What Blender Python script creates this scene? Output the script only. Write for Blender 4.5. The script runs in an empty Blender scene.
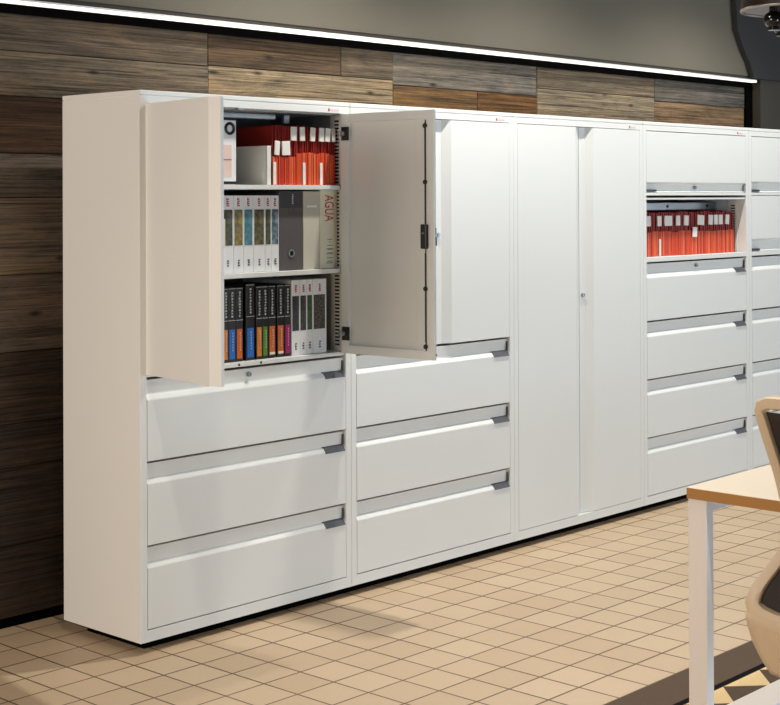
import bpy, bmesh, math, random
from mathutils import Vector, Matrix
random.seed(4)
S = bpy.context.scene
COL = S.collection
PI = math.pi

# ------------------------------------------------------------------ camera
cam = bpy.data.cameras.new('camera')
co = bpy.data.objects.new('camera', cam); COL.objects.link(co)
F = 1500.64
cam.sensor_fit = 'HORIZONTAL'; cam.sensor_width = 36.0
cam.lens = F/780*36
cam.shift_x = -70.126/780; cam.shift_y = -161.075/780
cam.clip_start = 0.05; cam.clip_end = 60
yaw, pit, rol = .8482, .0045, -.0041
fwd = Vector((math.sin(yaw)*math.cos(pit), math.cos(yaw)*math.cos(pit), math.sin(pit)))
rgt = Vector((math.cos(yaw), -math.sin(yaw), 0)); upv = rgt.cross(fwd)
r2 = math.cos(rol)*rgt+math.sin(rol)*upv; u2 = -math.sin(rol)*rgt+math.cos(rol)*upv
m = Matrix((( r2.x, u2.x, -fwd.x), (r2.y, u2.y, -fwd.y), (r2.z, u2.z, -fwd.z))).to_4x4()
m.translation = Vector((-2.8329, -3.8239, 1.4131))
co.matrix_world = m
S.camera = co

# ------------------------------------------------------------------ world, lights, exposure
w = bpy.data.worlds.new('world'); S.world = w; w.use_nodes = True
w.node_tree.nodes['Background'].inputs[0].default_value = (.96, .98, 1, 1)
w.node_tree.nodes['Background'].inputs[1].default_value = .13

def lamp(name, kind, loc, target, power, col, **kw):
    d = bpy.data.lights.new(name, kind); d.energy = power; d.color = col
    for k, v in kw.items(): setattr(d, k, v)
    o = bpy.data.objects.new(name, d); COL.objects.link(o)
    o.location = loc
    o.rotation_euler = (Vector(target)-Vector(loc)).to_track_quat('-Z', 'Y').to_euler()
    return o
WARM = (1, .955, .885)
for x, p in ((1.10, 140), (2.45, 104), (3.85, 102)):
    lamp('downlight', 'SPOT', (x, -.42, 2.95), (x, -.40, 0), p, WARM, spot_size=math.radians(125), spot_blend=.7, shadow_soft_size=.035)
lamp('left_fill_spot', 'SPOT', (-.75, -1.35, 2.95), (-.65, -1.1, 0), 62, (1, .90, .74), spot_size=math.radians(88), spot_blend=.8, shadow_soft_size=.06)  # added spot, brightens the floor at the front left
lamp('table_fill_spot', 'SPOT', (-.1, -2.95, 2.9), (-.05, -2.8, 0), 112, (1, .95, .88), spot_size=math.radians(84), spot_blend=.5, shadow_soft_size=.04)  # added spot to brighten the table end, chair and low frame
lamp('left_warm_fill', 'AREA', (-4.2, -.6, 1.6), (0, -.1, 1.1), 104, (1, .855, .755), shape='RECTANGLE', size=2.2, size_y=2.0)  # unseen warm fill, added to light the left-facing surfaces
lamp('low_blue_fill', 'AREA', (.7, -5.0, .6), (.2, -2, .4), 58, (.62, .79, 1), shape='RECTANGLE', size=1.2, size_y=1.2)  # unseen blue fill, added low down to tint the narrow leg face
lamp('right_window_light', 'AREA', (6.4, -4.6, 1.5), (2.8, -.4, .6), 112, (.76, .87, 1), shape='RECTANGLE', size=3.0, size_y=2.0)
S.view_settings.view_transform = 'Standard'; S.view_settings.look = 'None'
S.view_settings.exposure = 0.12; S.view_settings.gamma = 1.0; S.view_settings.use_curve_mapping = False

# ------------------------------------------------------------------ materials
def srgb(r, g, b):
    f = lambda c: (c/255)/12.92 if c/255 <= .04045 else (((c/255)+.055)/1.055)**2.4
    return (f(r), f(g), f(b), 1)
def mat(name, col, rough=.5, metal=0, noise=0, scale=60, bump=0, spec=.5, stretch=None):
    m = bpy.data.materials.new(name); m.use_nodes = True
    nt = m.node_tree; b = nt.nodes['Principled BSDF']
    b.inputs['Roughness'].default_value = rough; b.inputs['Metallic'].default_value = metal
    b.inputs['Specular IOR Level'].default_value = spec
    b.inputs['Base Color'].default_value = col
    if noise or bump:
        tc = nt.nodes.new('ShaderNodeTexCoord'); mp = nt.nodes.new('ShaderNodeMapping')
        n = nt.nodes.new('ShaderNodeTexNoise'); n.inputs['Scale'].default_value = scale; n.inputs['Detail'].default_value = 4
        if stretch: mp.inputs['Scale'].default_value = stretch
        nt.links.new(tc.outputs['Object'], mp.inputs[0]); nt.links.new(mp.outputs[0], n.inputs['Vector'])
        if noise:
            mx = nt.nodes.new('ShaderNodeMix'); mx.data_type = 'RGBA'
            mx.inputs['A'].default_value = tuple(c*(1-noise) for c in col[:3])+(1,)
            mx.inputs['B'].default_value = tuple(min(1, c*(1+noise)) for c in col[:3])+(1,)
            nt.links.new(n.outputs['Fac'], mx.inputs['Factor']); nt.links.new(mx.outputs['Result'], b.inputs['Base Color'])
        if bump:
            bp = nt.nodes.new('ShaderNodeBump'); bp.inputs['Strength'].default_value = bump; bp.inputs['Distance'].default_value = .002
            nt.links.new(n.outputs['Fac'], bp.inputs['Height']); nt.links.new(bp.outputs[0], b.inputs['Normal'])
    return m
def emit(name, col, st):
    m = bpy.data.materials.new(name); m.use_nodes = True
    b = m.node_tree.nodes['Principled BSDF']; b.inputs['Base Color'].default_value = col
    b.inputs['Emission Color'].default_value = col; b.inputs['Emission Strength'].default_value = st
    return m

M = dict(
    white=mat('white_powder_coat', srgb(226, 227, 222), .42, 0, .012, 400, .02),
    inner=mat('shade_grey_liner', srgb(150, 152, 152), .5, 0, .02, 200),  # grey puts the deep shade of the cabinet interior into the colour
    black=mat('black_plinth', srgb(6, 5, 5), .6, 0, .1, 80),
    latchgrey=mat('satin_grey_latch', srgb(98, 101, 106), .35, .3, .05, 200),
    latchdark=mat('dark_grey_latch', srgb(70, 74, 78), .4, .3, .05, 200),  # darker grey of the latch's inner plate and end piece
    chrome=mat('brushed_chrome', srgb(150, 153, 156), .3, .7, .08, 300, 0, .5, (1, 20, 20)),
    darkmetal=mat('dark_hinge_metal', srgb(66, 60, 54), .4, .8, .1, 200),
    blackplastic=mat('black_plastic', srgb(16, 16, 17), .4, 0, .05, 300),
    slot=mat('slot_shadow_black', srgb(30, 25, 22), .8, 0, .05, 300),
    red=mat('red_card', srgb(212, 76, 40), .6, 0, .16, 30, .03, .3, (40, 4, 1)),
    redpale=mat('light_red_card', srgb(222, 102, 56), .6, 0, .1, 30),  # paler card tone, picked at random for single pleats
    reddeep=mat('darker_red_card', srgb(188, 50, 26), .6, 0, .1, 30),
    redback=mat('deep_red_card', srgb(134, 24, 16), .6, 0, .08, 30, .03, .3),
    paper=mat('white_paper', srgb(236, 232, 224), .7, 0, .02, 100),
    pages=mat('page_block', srgb(214, 206, 190), .8, 0, .08, 40, .05, .3, (120, 1, 1)),
    binderwhite=mat('white_binder_board', srgb(232, 232, 230), .45, 0, .015, 200),
    grey=mat('grey_binder_board', srgb(86, 80, 80), .5, 0, .04, 250),
    greylabel=mat('dark_grey_label', srgb(62, 60, 64), .5, 0, .03, 250),
    linen=mat('beige_linen_board', srgb(196, 190, 172), .7, 0, .08, 500, .05),
    cream=mat('cream_binder_board', srgb(226, 220, 194), .6, 0, .02, 200),
    bblack=mat('black_binder_board', srgb(20, 19, 19), .4, 0, .08, 200),
    redink=mat('red_ink', srgb(186, 40, 48), .6, 0, .05, 200),
    greyink=mat('grey_ink', srgb(96, 96, 96), .6, 0, .05, 200),
    whiteink=mat('white_ink', srgb(206, 206, 206), .6, 0, .05, 200),
    pinkink=mat('pale_pink_ink', srgb(236, 206, 204), .6, 0, .05, 200),
    blue=mat('blue_label', srgb(24, 104, 190), .5, 0, .05, 100),
    orange=mat('orange_label', srgb(206, 98, 26), .5, 0, .05, 100),
    amber=mat('amber_label', srgb(214, 128, 32), .5, 0, .05, 100),
    green=mat('green_label', srgb(84, 136, 28), .5, 0, .05, 100),
    magenta=mat('magenta_label', srgb(160, 16, 104), .5, 0, .05, 100),
    led=emit('led_diffuser', (1, .96, .90, 1), 1.0),
    gap=mat('matt_black_shade_and_post', srgb(5, 4, 4), .95, 0, .1, 80, 0, .05),  # black of the post; elsewhere it holds gap shade in its colour
    plaster=mat('grey_plaster', srgb(108, 102, 89), .85, 0, .03, 6, .02),
    charcoal=mat('charcoal_grey', srgb(42, 42, 41), .7, 0, .04, 20),
    umber=mat('dark_umber_paint', srgb(62, 56, 46), .7, 0, .06, 20),
    greywall=mat('mid_grey_paint', srgb(104, 102, 98), .8, 0, .03, 10),
    tabletop=mat('cream_laminate', srgb(236, 222, 200), .35, 0, .015, 60),
    ply=mat('brown_plywood_edge', srgb(166, 116, 48), .5, 0, .10, 30, .02, .5, (1, 1, 40)),
    legpaint=mat('white_leg_paint', srgb(228, 222, 216), .4, 0, .02, 200),
    tan=mat('tan_moulded_plastic', srgb(214, 194, 164), .45, 0, .03, 40),
    mesh=mat('dark_woven_mesh', srgb(44, 36, 32), .75, 0, .35, 420, .4),
    cushion=mat('dark_seat_fabric', srgb(48, 42, 40), .85, 0, .2, 300, .3),
    pend=mat('dark_brown_enamel', srgb(40, 28, 22), .35, .2, .08, 30),
    pendrim=mat('pale_pewter_rim', srgb(150, 140, 132), .4, .5, .05, 60),
    glossblack=mat('glossy_black_enamel', srgb(10, 10, 11), .12, 0, .02, 60),
)

# ------------------------------------------------------------------ builders
def box(bm, x0, x1, y0, y1, z0, z1, bev=0, mi=0, rot=None, seg=2):
    t = bmesh.new()
    r = bmesh.ops.create_cube(t, size=1)
    for v in t.verts:
        v.co = Vector(((x0+x1)/2+v.co.x*(x1-x0), (y0+y1)/2+v.co.y*(y1-y0), (z0+z1)/2+v.co.z*(z1-z0)))
    if bev: bmesh.ops.bevel(t, geom=t.edges[:], offset=bev, segments=seg, affect='EDGES', profile=.5)
    merge(bm, t, mi, rot)
def merge(bm, t, mi=0, mtx=None):
    for f in t.faces: f.material_index = mi
    if mtx is not None: bmesh.ops.transform(t, matrix=mtx, verts=t.verts)
    me = bpy.data.meshes.new('tmp'); t.to_mesh(me); t.free(); bm.from_mesh(me); bpy.data.meshes.remove(me)
def prism(bm, pts, axis, a0, a1, mi=0, bev=0, mtx=None):
    """extrude polygon pts along axis ('x': pts are (y,z); 'y': (x,z); 'z': (x,y))"""
    t = bmesh.new()
    def P(p, a): return {'x': (a, p[0], p[1]), 'y': (p[0], a, p[1]), 'z': (p[0], p[1], a)}[axis]
    A = [t.verts.new(P(p, a0)) for p in pts]; B = [t.verts.new(P(p, a1)) for p in pts]
    t.faces.new(A); t.faces.new(B[::-1])
    n = len(pts)
    for i in range(n): t.faces.new((A[i], B[i], B[(i+1) % n], A[(i+1) % n]))
    bmesh.ops.recalc_face_normals(t, faces=t.faces)
    if bev: bmesh.ops.bevel(t, geom=t.edges[:], offset=bev, segments=1, affect='EDGES')
    merge(bm, t, mi, mtx)
def cyl(bm, c, axis, r, h, seg=20, mi=0, r2=None, bev=0):
    t = bmesh.new()
    bmesh.ops.create_cone(t, cap_ends=True, segments=seg, radius1=r, radius2=r if r2 is None else r2, depth=h)
    if bev: bmesh.ops.bevel(t, geom=[e for e in t.edges if abs(e.verts[0].co.z-e.verts[1].co.z) < 1e-6], offset=bev, segments=2, affect='EDGES')
    q = Vector(axis).to_track_quat('Z', 'Y').to_matrix().to_4x4(); q.translation = Vector(c)
    merge(bm, t, mi, q)
def torus(bm, c, axis, R, r, n=24, k=8, mi=0):
    t = bmesh.new(); vs = []
    for i in range(n):
        a = 2*PI*i/n
        vs.append([t.verts.new(((R+r*math.cos(2*PI*j/k))*math.cos(a), (R+r*math.cos(2*PI*j/k))*math.sin(a), r*math.sin(2*PI*j/k))) for j in range(k)])
    for i in range(n):
        for j in range(k): t.faces.new((vs[i][j], vs[(i+1) % n][j], vs[(i+1) % n][(j+1) % k], vs[i][(j+1) % k]))
    q = Vector(axis).to_track_quat('Z', 'Y').to_matrix().to_4x4(); q.translation = Vector(c)
    merge(bm, t, mi, q)
def sphere(bm, c, r, sc=(1, 1, 1), mi=0):
    t = bmesh.new(); bmesh.ops.create_uvsphere(t, u_segments=20, v_segments=12, radius=r)
    for v in t.verts: v.co = Vector((v.co.x*sc[0]+c[0], v.co.y*sc[1]+c[1], v.co.z*sc[2]+c[2]))
    merge(bm, t, mi)

def rootof(o):
    while o.parent: o = o.parent
    return o
def obj(name, bm, mats, parent=None, smooth=False, loc=None):
    """mesh written in world coordinates; moved to the frame of its thing"""
    if not isinstance(mats, (list, tuple)): mats = [mats]
    bmesh.ops.recalc_face_normals(bm, faces=bm.faces)
    me = bpy.data.meshes.new(name)
    if parent is not None and loc is None:
        bmesh.ops.translate(bm, vec=-rootof(parent).location, verts=bm.verts)
    elif loc is not None and parent is None:
        bmesh.ops.translate(bm, vec=-Vector(loc), verts=bm.verts)
    bm.to_mesh(me); bm.free()
    for k in mats: me.materials.append(k)
    if smooth:
        for p in me.polygons: p.use_smooth = True
        try: me.set_sharp_from_angle(angle=math.radians(40))
        except Exception: pass
    o = bpy.data.objects.new(name, me); COL.objects.link(o)
    if parent is not None: o.parent = parent
    elif loc is not None: o.location = loc
    return o
def local(name, bm, mats, parent, smooth=False):
    """mesh already in its parent's own coordinates"""
    return obj(name, bm, mats, parent, smooth, loc=(0, 0, 0))
def tag(o, label, cat, group=None):
    o['label'] = label; o['category'] = cat
    if group: o['group'] = group
    return o
def thing(name, label, cat, loc, group=None):
    o = bpy.data.objects.new(name, None); COL.objects.link(o); o.location = loc; o.empty_display_size = .05
    return tag(o, label, cat, group)
def struct(name, bm, mats):
    o = obj(name, bm, mats); o['kind'] = 'structure'; return o
NB = bmesh.new

# ------------------------------------------------------------------ floor
def floor_mat():
    m = bpy.data.materials.new('beige_floor_tile'); m.use_nodes = True
    nt = m.node_tree; L = nt.links; b = nt.nodes['Principled BSDF']; b.inputs['Roughness'].default_value = .5
    b.inputs['Specular IOR Level'].default_value = .35
    tc = nt.nodes.new('ShaderNodeTexCoord'); sp = nt.nodes.new('ShaderNodeSeparateXYZ'); L.new(tc.outputs['Object'], sp.inputs[0])
    def mth(op, a, b_=None, c=None):
        n = nt.nodes.new('ShaderNodeMath'); n.operation = op
        for i, v in enumerate((a, b_, c)):
            if v is None: continue
            if isinstance(v, (int, float)): n.inputs[i].default_value = v
            else: L.new(v, n.inputs[i])
        return n.outputs[0]
    s = .1430
    gx = mth('DIVIDE', mth('SUBTRACT', sp.outputs[0], .3575), s); gy = mth('DIVIDE', mth('SUBTRACT', sp.outputs[1], -.9225), s)
    ds = []
    for g in (gx, gy):
        f = mth('FRACT', g); ds.append(mth('MINIMUM', f, mth('SUBTRACT', 1.0, f)))
    d = mth('MINIMUM', ds[0], ds[1])
    cb = nt.nodes.new('ShaderNodeCombineXYZ'); L.new(mth('FLOOR', gx), cb.inputs[0]); L.new(mth('FLOOR', gy), cb.inputs[1])
    wn = nt.nodes.new('ShaderNodeTexWhiteNoise'); wn.noise_dimensions = '3D'; L.new(cb.outputs[0], wn.inputs['Vector'])
    n1 = nt.nodes.new('ShaderNodeTexNoise'); n1.inputs['Scale'].default_value = 90; n1.inputs['Detail'].default_value = 5; L.new(tc.outputs['Object'], n1.inputs['Vector'])
    n2 = nt.nodes.new('ShaderNodeTexNoise'); n2.inputs['Scale'].default_value = 2.2; L.new(tc.outputs['Object'], n2.inputs['Vector'])
    mx = nt.nodes.new('ShaderNodeMix'); mx.data_type = 'RGBA'; mx.inputs['A'].default_value = srgb(182, 158, 128); mx.inputs['B'].default_value = srgb(200, 179, 150)
    L.new(mth('ADD', mth('MULTIPLY', wn.outputs['Value'], .55), mth('MULTIPLY', n1.outputs['Fac'], .45)), mx.inputs['Factor'])
    # grout narrower in some runs than in others
    wdt = mth('ADD', .010, mth('MULTIPLY', n2.outputs['Fac'], .020))
    sm = nt.nodes.new('ShaderNodeMapRange'); sm.interpolation_type = 'SMOOTHSTEP'
    L.new(d, sm.inputs['Value']); L.new(mth('MULTIPLY', wdt, .5), sm.inputs['From Min']); L.new(mth('MULTIPLY', wdt, 1.5), sm.inputs['From Max'])
    mg = nt.nodes.new('ShaderNodeMix'); mg.data_type = 'RGBA'; mg.inputs['A'].default_value = srgb(86, 64, 42)
    L.new(sm.outputs[0], mg.inputs['Factor']); L.new(mx.outputs['Result'], mg.inputs['B']); L.new(mg.outputs['Result'], b.inputs['Base Color'])
    bp = nt.nodes.new('ShaderNodeBump'); bp.inputs['Strength'].default_value = .35; bp.inputs['Distance'].default_value = .002
    L.new(mth('ADD', sm.outputs[0], mth('MULTIPLY', n1.outputs['Fac'], .08)), bp.inputs['Height']); L.new(bp.outputs[0], b.inputs['Normal'])
    return m
bm = NB(); box(bm, -4.5, 8, -8, .9, -.05, 0); struct('floor', bm, floor_mat())

# ------------------------------------------------------------------ back wall: weathered boards
def wood_mat():
    m = bpy.data.materials.new('reclaimed_barn_wood'); m.use_nodes = True
    nt = m.node_tree; L = nt.links; b = nt.nodes['Principled BSDF']; b.inputs['Roughness'].default_value = .8
    b.inputs['Specular IOR Level'].default_value = .25
    at = nt.nodes.new('ShaderNodeAttribute'); at.attribute_name = 'board'; at.attribute_type = 'GEOMETRY'
    of = nt.nodes.new('ShaderNodeAttribute'); of.attribute_name = 'offset'; of.attribute_type = 'GEOMETRY'
    tc = nt.nodes.new('ShaderNodeTexCoord')
    ad = nt.nodes.new('ShaderNodeVectorMath'); ad.operation = 'ADD'; L.new(tc.outputs['Object'], ad.inputs[0]); L.new(of.outputs['Vector'], ad.inputs[1])
    def nz(scale, st, detail=6, dist=0, rough=.6):
        mp = nt.nodes.new('ShaderNodeMapping'); mp.inputs['Scale'].default_value = st
        n = nt.nodes.new('ShaderNodeTexNoise'); n.inputs['Scale'].default_value = scale; n.inputs['Detail'].default_value = detail
        n.inputs['Distortion'].default_value = dist; n.inputs['Roughness'].default_value = rough
        L.new(ad.outputs[0], mp.inputs[0]); L.new(mp.outputs[0], n.inputs['Vector']); return n.outputs['Fac']
    fine = nz(34, (.055, 1, 3.0), 10, .9, .78); broad = nz(4.5, (.40, 1, 2.0), 6, 1.6, .65); streak = nz(60, (.03, 1, 2.6), 5, .25, .7); dust = nz(60, (.5, 1, 1), 4)
    def ramp(v, a, c, lo=0, hi=1):
        r = nt.nodes.new('ShaderNodeMapRange'); r.inputs['From Min'].default_value = a; r.inputs['From Max'].default_value = c
        r.inputs['To Min'].default_value = lo; r.inputs['To Max'].default_value = hi; L.new(v, r.inputs['Value']); return r.outputs[0]
    vo = nt.nodes.new('ShaderNodeTexVoronoi'); vo.inputs['Scale'].default_value = 2.6
    mpv = nt.nodes.new('ShaderNodeMapping'); mpv.inputs['Scale'].default_value = (.7, .4, 2.0); mpv.inputs['Rotation'].default_value = (PI/2, 0, 0); vo.voronoi_dimensions = '2D'; L.new(ad.outputs[0], mpv.inputs[0]); L.new(mpv.outputs[0], vo.inputs['Vector'])
    knot = ramp(vo.outputs['Distance'], .012, .062, .2, 1)
    def mth(op, a, b_):
        n = nt.nodes.new('ShaderNodeMath'); n.operation = op
        for i, v in enumerate((a, b_)):
            if isinstance(v, (int, float)): n.inputs[i].default_value = v
            else: L.new(v, n.inputs[i])
        return n.outputs[0]
    crack = ramp(streak, .36, .45, .28, 1)
    g = mth('ADD', mth('MULTIPLY', ramp(fine, .36, .64), .74), mth('MULTIPLY', ramp(broad, .30, .70), .46))
    g = mth('ADD', g, mth('MULTIPLY', dust, .14))
    g = mth('MULTIPLY', mth('POWER', mth('MULTIPLY', mth('ADD', g, .06), .92), 1.35), mth('MULTIPLY', crack, knot))
    vm = nt.nodes.new('ShaderNodeVectorMath'); vm.operation = 'SCALE'; L.new(at.outputs['Color'], vm.inputs[0]); L.new(g, vm.inputs['Scale'])
    # warm tinge in the broad streaks
    mx = nt.nodes.new('ShaderNodeMix'); mx.data_type = 'RGBA'; mx.blend_type = 'MULTIPLY'; mx.inputs['B'].default_value = (1.06, .94, .80, 1)
    L.new(ramp(broad, .48, .72), mx.inputs['Factor']); L.new(vm.outputs[0], mx.inputs['A']); L.new(mx.outputs['Result'], b.inputs['Base Color'])
    bp = nt.nodes.new('ShaderNodeBump'); bp.inputs['Strength'].default_value = .7; bp.inputs['Distance'].default_value = .004
    L.new(g, bp.inputs['Height']); L.new(bp.outputs[0], b.inputs['Normal'])
    return m
YW = .575
boards = []      # x0, x1, z0, z1, colour
def C3(r, g, b): return srgb(r, g, b)[:3]
zl = [2.09, 1.908, 1.758, 1.568, 1.422, 1.165, .909, .671, .526, .27, .033]
cl = [C3(122, 107, 90), C3(146, 132, 112), C3(92, 70, 52), C3(130, 119, 108), C3(150, 134, 115), C3(134, 119, 102), C3(84, 68, 54), C3(78, 64, 52), C3(74, 60, 48), C3(72, 58, 46)]  # board tones, lower rows darkened further to hold light falloff near the floor
for i in range(10):
    boards.append((-.244, .742, zl[i+1], zl[i], cl[i])); 
    c2 = cl[(i*3+4) % 10]; boards.append((-1.9, -.244, zl[i+1], zl[i], c2)); boards.append((-4.4, -1.9, zl[i+1], zl[i], cl[(i*7+2) % 10]))
def panel(x0, x1, zs, rows):
    for i, segs in enumerate(rows):
        xs = [x0]+[s[0] for s in segs]
        for k, s in enumerate(segs): boards.append((xs[k], s[0], zs[i+1], zs[i], s[1]))
    k = 0; z = zs[-1]
    while z > .2:
        z2 = max(.033, z-random.choice((.15, .19, .25))); boards.append((x0, x1, z2, z, random.choice(cl))); z = z2
panel(.742, 1.735, (2.09, 1.912, 1.70), [[(1.43, C3(112, 92, 70)), (1.735, C3(128, 112, 92))], [(1.735, C3(184, 162, 130))]])
panel(1.735, 2.712, (2.09, 1.893, 1.70), [[(2.712, C3(140, 132, 120))], [(2.28, C3(150, 116, 76)), (2.712, C3(136, 98, 60))]])
panel(2.712, 3.69, (2.09, 1.93, 1.70), [[(3.69, C3(132, 118, 98))], [(3.69, C3(178, 160, 132))]])
panel(3.69, 4.592, (2.09, 1.915, 1.70), [[(4.592, C3(118, 112, 104))], [(4.592, C3(168, 138, 106))]])
bm = NB(); cols = []; offs = []
for x0, x1, z0, z1, c in boards:
    t = bmesh.new(); bmesh.ops.create_cube(t, size=1)
    yo = random.uniform(0, .006)
    for v in t.verts: v.co = Vector(((x0+x1)/2+v.co.x*(x1-x0-.0025), YW+.012+yo+v.co.y*.024, (z0+z1)/2+v.co.z*(z1-z0-.0025)))
    bmesh.ops.bevel(t, geom=t.edges[:], offset=.002, segments=1, affect='EDGES')
    n = len(t.faces); merge(bm, t)
    cols += [c]*n; o3 = (random.uniform(-30, 30), random.uniform(-3, 3), random.uniform(-30, 30)); offs += [o3]*n
box(bm, -4.45, 4.592, YW+.03, YW+.2, 0, 3.0); n = 6; cols += [C3(14, 12, 10)]*n; offs += [(0, 0, 0)]*n
wall = obj('wall_back', bm, wood_mat()); wall['kind'] = 'structure'
a = wall.data.attributes.new('board', 'FLOAT_COLOR', 'FACE'); b_ = wall.data.attributes.new('offset', 'FLOAT_VECTOR', 'FACE')
for i in range(len(wall.data.polygons)):
    a.data[i].color = tuple(cols[i])+(1,); b_.data[i].vector = offs[i]
bm = NB(); box(bm, -4.45, 4.592, YW+.012, YW+.03, 0, .030); o = struct('base_shade_strip', bm, M['gap'])  # black strip stands in for the shaded gap under the boards
bm = NB(); box(bm, 4.592, 4.66, YW-.01, YW+.2, 0, 2.06); struct('trim_1', bm, M['gap'])
# plaster band above the boards
bm = NB(); box(bm, -4.45, 4.70, YW-.045, YW+.029, 2.092, 3.0); struct('wall_upper', bm, M['plaster'])
# charcoal panel with an uneven left edge, then the pier, to the right of the boards
bm = NB(); prism(bm, [(4.36, 3.0), (4.367, 2.498), (4.387, 2.335), (4.42, 2.28), (4.47, 2.21), (4.513, 2.166), (4.555, 2.09), (4.555, 2.078), (7.4, 2.078), (7.4, 3.0)], 'y', .495, .529); struct('upper_dark_panel', bm, M['charcoal'])
bm = NB(); box(bm, 4.662, 4.90, .515, YW+.2, 0, 2.077); struct('trim_2', bm, M['umber'])
bm = NB(); box(bm, 4.902, 7.4, .56, YW+.2, 0, 3.0); struct('wall_right', bm, M['greywall'])
bm = NB(); box(bm, -4.5, 8, -8, .9, 3.001, 3.05); struct('ceiling', bm, M['charcoal'])
# black strip holding the shade of the gap between boards and light strip
bm = NB(); box(bm, -4.45, 4.592, YW-.006, YW-.001, 2.030, 2.0912); struct('shade_gap_strip', bm, M['gap'])
# light strip
lt = thing('led_light_strip', 'long thin white light strip running along the wall above the wooden boards', 'light', (1.5, .51, 2.046))
bm = NB(); box(bm, -4.4, 4.60, YW-.075, YW-.003, 2.065, 2.072, .002); obj('housing', bm, M['white'], lt)
bm = NB(); box(bm, -4.4, 4.60, YW-.073, YW-.040, 2.0570, 2.0648); obj('diffuser', bm, M['led'], lt)
bm = NB(); box(bm, -4.4, 4.60, YW-.040, YW-.003, 2.0725, 2.0915); obj('shade_rail', bm, M['umber'], lt)  # umber band carries the shadow line above the diffuser in its colour

# ------------------------------------------------------------------ cabinets
W, D, H = .914, .415, 1.754
ST = .026
def body(root, x0, liner=True):
    bm = NB()
    box(bm, x0+.0006, x0+W-.0006, 0, D, 1.7395, H, .0015)
    box(bm, x0+.0025, x0+W-.0025, .002, D-.002, 1.736, 1.7396)
    for a in (x0+.0006, x0+W-ST):
        box(bm, a, a+ST-.0006, 0, D, .035, 1.7365, .0012)
    box(bm, x0+ST-.001, x0+W-ST+.001, .0003, .03, 1.714, 1.7365, .0008)
    box(bm, x0+ST-.001, x0+W-ST+.001, .0003, .03, .035, .0715, .0008)
    box(bm, x0+ST-.001, x0+W-ST+.001, .03, D-.002, .037, .05)
    box(bm, x0+ST-.001, x0+W-ST+.001, D-.014, D-.001, .036, 1.737)
    o = obj('body', bm, M['white'], root)
    bm = NB(); box(bm, x0+(.05 if x0 == 0 else .001), x0+W-.001, .050, D-.06, 0, .0355)
    cyl(bm, (x0+.07, D-.065, .0175), (0, 0, 1), .012, .036); cyl(bm, (x0+W-.03, D-.03, .0175), (0, 0, 1), .014, .036)
    obj('plinth', bm, M['gap'], root)  # plinth blackened so its colour holds the kick-space shadow
    # tiny red emblem with a pale name bar on the top rail
    bm = NB()
    box(bm, x0+.807, x0+.8135, -.0008, .001, 1.7205, 1.7295, mi=0)
    for k in range(5): box(bm, x0+.818+k*.0085, x0+.8245+k*.0085, -.0006, .001, 1.7225, 1.7285, mi=1)
    obj('emblem', bm, [M['redink'], M['pinkink']], root)
    return o
def drawer(root, x0, zb, zt, latch=True, lock=False, latch_side=1, latch_mat='latchgrey'):
    a, b = x0+ST+.002, x0+W-ST-.002
    bm = NB()
    prof = [(0, zb+.0022), (0, zt-.071), (.0015, zt-.0675), (.0115, zt-.0555), (.0145, zt-.0525), (.0155, zt-.048), (.0130, zt-.0070), (.036, zt-.0070), (.036, zb+.0022)]
    prism(bm, prof, 'x', a, b)
    box(bm, a+.02, a+.024, .036, .36, zb+.02, zt-.05); box(bm, b-.024, b-.02, .036, .36, zb+.02, zt-.05)
    box(bm, a+.02, b-.02, .036, .36, zb+.02, zb+.024); box(bm, a+.02, b-.02, .356, .36, zb+.02, zt-.05)
    d = obj('drawer', bm, M['white'], root)
    if latch:
        bm = NB()
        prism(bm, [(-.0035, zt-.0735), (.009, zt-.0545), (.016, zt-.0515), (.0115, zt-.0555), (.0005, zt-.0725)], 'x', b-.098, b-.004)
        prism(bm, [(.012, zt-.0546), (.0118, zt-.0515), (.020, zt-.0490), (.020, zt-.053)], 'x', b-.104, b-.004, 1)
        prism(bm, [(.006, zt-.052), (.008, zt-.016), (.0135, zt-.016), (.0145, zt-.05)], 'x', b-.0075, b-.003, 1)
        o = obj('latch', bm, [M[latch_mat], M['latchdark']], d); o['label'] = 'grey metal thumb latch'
    if lock:
        bm = NB(); c = ((a+b)/2-.008, .012, zt-.026)
        cyl(bm, c, (0, 1, 0), .0085, .016, 20, bev=.001); box(bm, c[0]-.001, c[0]+.001, .0035, .006, c[2]-.005, c[2]+.005, mi=1)
        obj('lock', bm, [M['chrome'], M['black']], d, True)
    return d
def slots(root, x, y0, z0, z1, step=.0128, name='shelf_standard'):
    """slotted upright on the inner face of the right-hand side panel"""
    bm = NB(); box(bm, x-.003, x, y0, y0+.055, z0, z1)
    z = z0+.02
    while z < z1-.02:
        box(bm, x-.0036, x-.002, y0+.012, y0+.034, z, z+.0062, mi=1); z += step
    return obj(name, bm, [M['white'], M['slot']], root)
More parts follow.
